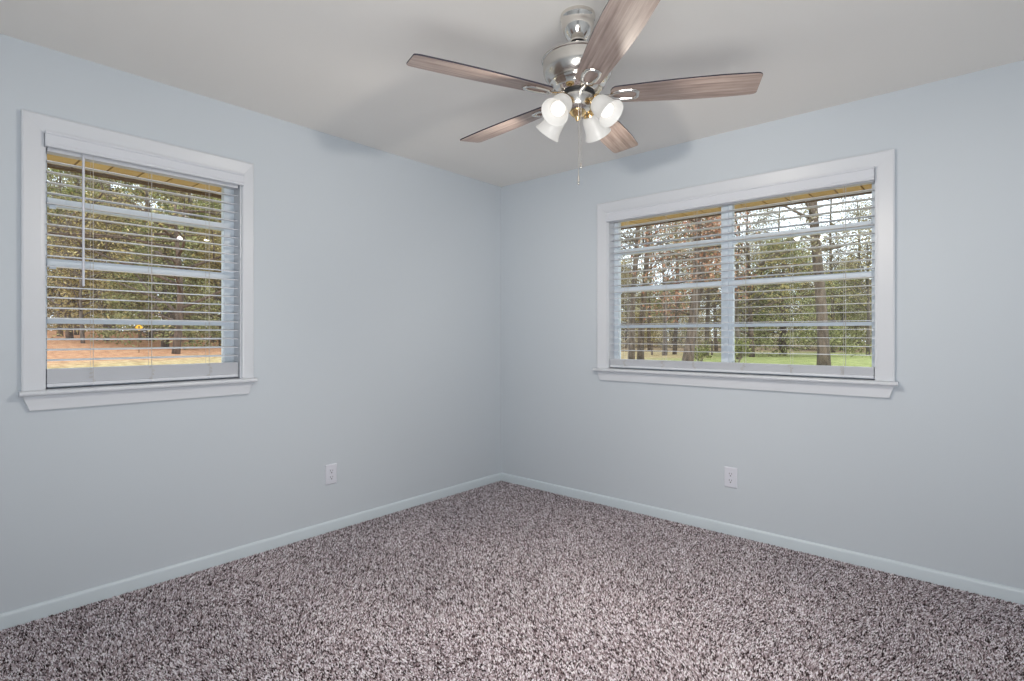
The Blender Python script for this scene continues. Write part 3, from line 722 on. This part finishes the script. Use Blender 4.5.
for px, dep in ((612, 50), (650, 58), (676, 49), (716, 60), (748, 52), (780, 63), (832, 56), (858, 64), (892, 52)):
    tree('lace', px, dep, rr.uniform(.9, 1.1), rr.uniform(0, 6), 'tall open crowned tree with fine twigs before the far woods beyond the double window', group='open crowned trees beyond the double window', variant=rr.randint(0, 1))
for px, dep in ((40, 58), (78, 54), (112, 60), (150, 52), (214, 56), (246, 60)):
    tree(rr.choice(['lace', 'pine']), px, dep, rr.uniform(1.1, 1.3), rr.uniform(0, 6), 'tall tree rising before the far woods beyond the leaf covered slope', group='tall trees beyond the single window', variant=rr.randint(0, 1), name='tall_tree')
for i in range(22):
    tree(rr.choice(['olive', 'olive', 'pine', 'olive', 'evergreen']), -70 + i*17 + rr.uniform(-6, 6), rr.uniform(62, 92), rr.uniform(1.4, 2.0), rr.uniform(0, 6), 'woodland tree in the far woods beyond the leaf covered slope', group='far woods beyond the single window', variant=rr.randint(0, 1), name='woodland_tree', squash=0.75)
for i in range(34):
    tree(rr.choice(['olive', 'lace', 'bare', 'lace', 'olive', 'evergreen']), 540 + i*13 + rr.uniform(-6, 6), rr.uniform(70, 105), rr.uniform(.8, 1.15), rr.uniform(0, 6), 'woodland tree in the far woods beyond the fenced pasture', group='far woods beyond the double window', variant=rr.randint(0, 1), name='woodland_tree')

def thicket(name, px0, px1, d0, d1, n, hmax, m, seed, label):
    r = random.Random(seed); cs = []
    for i in range(n):
        d = r.uniform(d0, d1); x, y = at(r.uniform(px0, px1), d); cs.append((x, y, gz(x, y) + hmax*r.random()**1.4*(0.35 + 0.65*(d - d0)/(d1 - d0))))
    me = leaf_mesh(cs, 0.5, 14, 0.28, 0.5, seed, m, name); o = bpy.data.objects.new(name, me); COL.objects.link(o)
    tag(o, label, 'undergrowth', kind='stuff')
thicket('undergrowth', 520, 1000, 64, 108, 3800, 10.0, LF_SCRUB, 4, 'dry beige undergrowth under the far woods beyond the fenced pasture')
thicket('undergrowth', -90, 340, 62, 90, 3000, 7.5, LF_SCRUB, 5, 'dry brown undergrowth behind the leaf covered slope')

# ------------------------------------------------------------------ fence and sign
def fence():
    M_F = mat('fence_wood', (0.16, 0.12, 0.09), 0.9)
    pxs = [560, 590, 612, 634, 652, 666, 690, 712, 740]; pts = [Vector((*at(p, 47), 0)) for p in pxs]
    for p in pts: p.z = gz(p.x, p.y)
    r = tag(empty('post_and_rail_fence', tuple(pts[0])), 'dark post and rail fence crossing the pasture behind the paired trunks', 'fence')
    for i, p in enumerate(pts):
        s = 0.09 if i != 5 else 0.13; hgt = 1.25 if i != 5 else 1.55
        build(MB().tube([p - Vector((0, 0, .2)), p + Vector((0, 0, hgt - .03)), p + Vector((0, 0, hgt))], [s, s, s*0.7], 8), 'fence_post', M_F, r)
    for h in (0.35, 0.7, 1.05): build(MB().tube([p + Vector((0, 0, h)) for p in pts], 0.05, 6), 'fence_rail', M_F, r)
fence()
def sign():
    x, y = at(139, 36); z0 = gz(x, y); zc = CAM_Z + (HORIZON - 327.5)/F_PX*36
    r = tag(empty('road_sign', (x, y, z0)), 'small yellow diamond road sign with a black symbol before the trees', 'road sign')
    n = Vector((CAM[0] - x, CAM[1] - y, 0)).normalized(); s = Vector((-n.y, n.x, 0)); c = Vector((x, y, zc))
    build(MB().tube([Vector((x, y, z0 - .3)) - n*0.03, Vector((x, y, zc + 0.2)) - n*0.03], 0.025, 6), 'sign_post', M_BEAM, r)
    h = 0.23; dia = [(h, 0), (0, h), (-h, 0), (0, -h)]
    f = lambda d: (lambda a, b: c + s*a + Vector((0, 0, b)) + n*d)
    p = build(MB().prism(dia, f(0), f(0.01)), 'sign_panel', mat('sign_yellow', (0.95, 0.52, 0.02), 0.5), r)
    arrow = [(-.025, -.12), (.025, -.12), (.025, .01), (.075, .01), (0, .12), (-.075, .01), (-.025, .01)]
    build(MB().prism(arrow, f(0.0101), f(0.013)), 'sign_symbol', M_BLACK, p)
sign()

for o in bpy.data.objects:
    if '_loc' in o: del o['_loc']
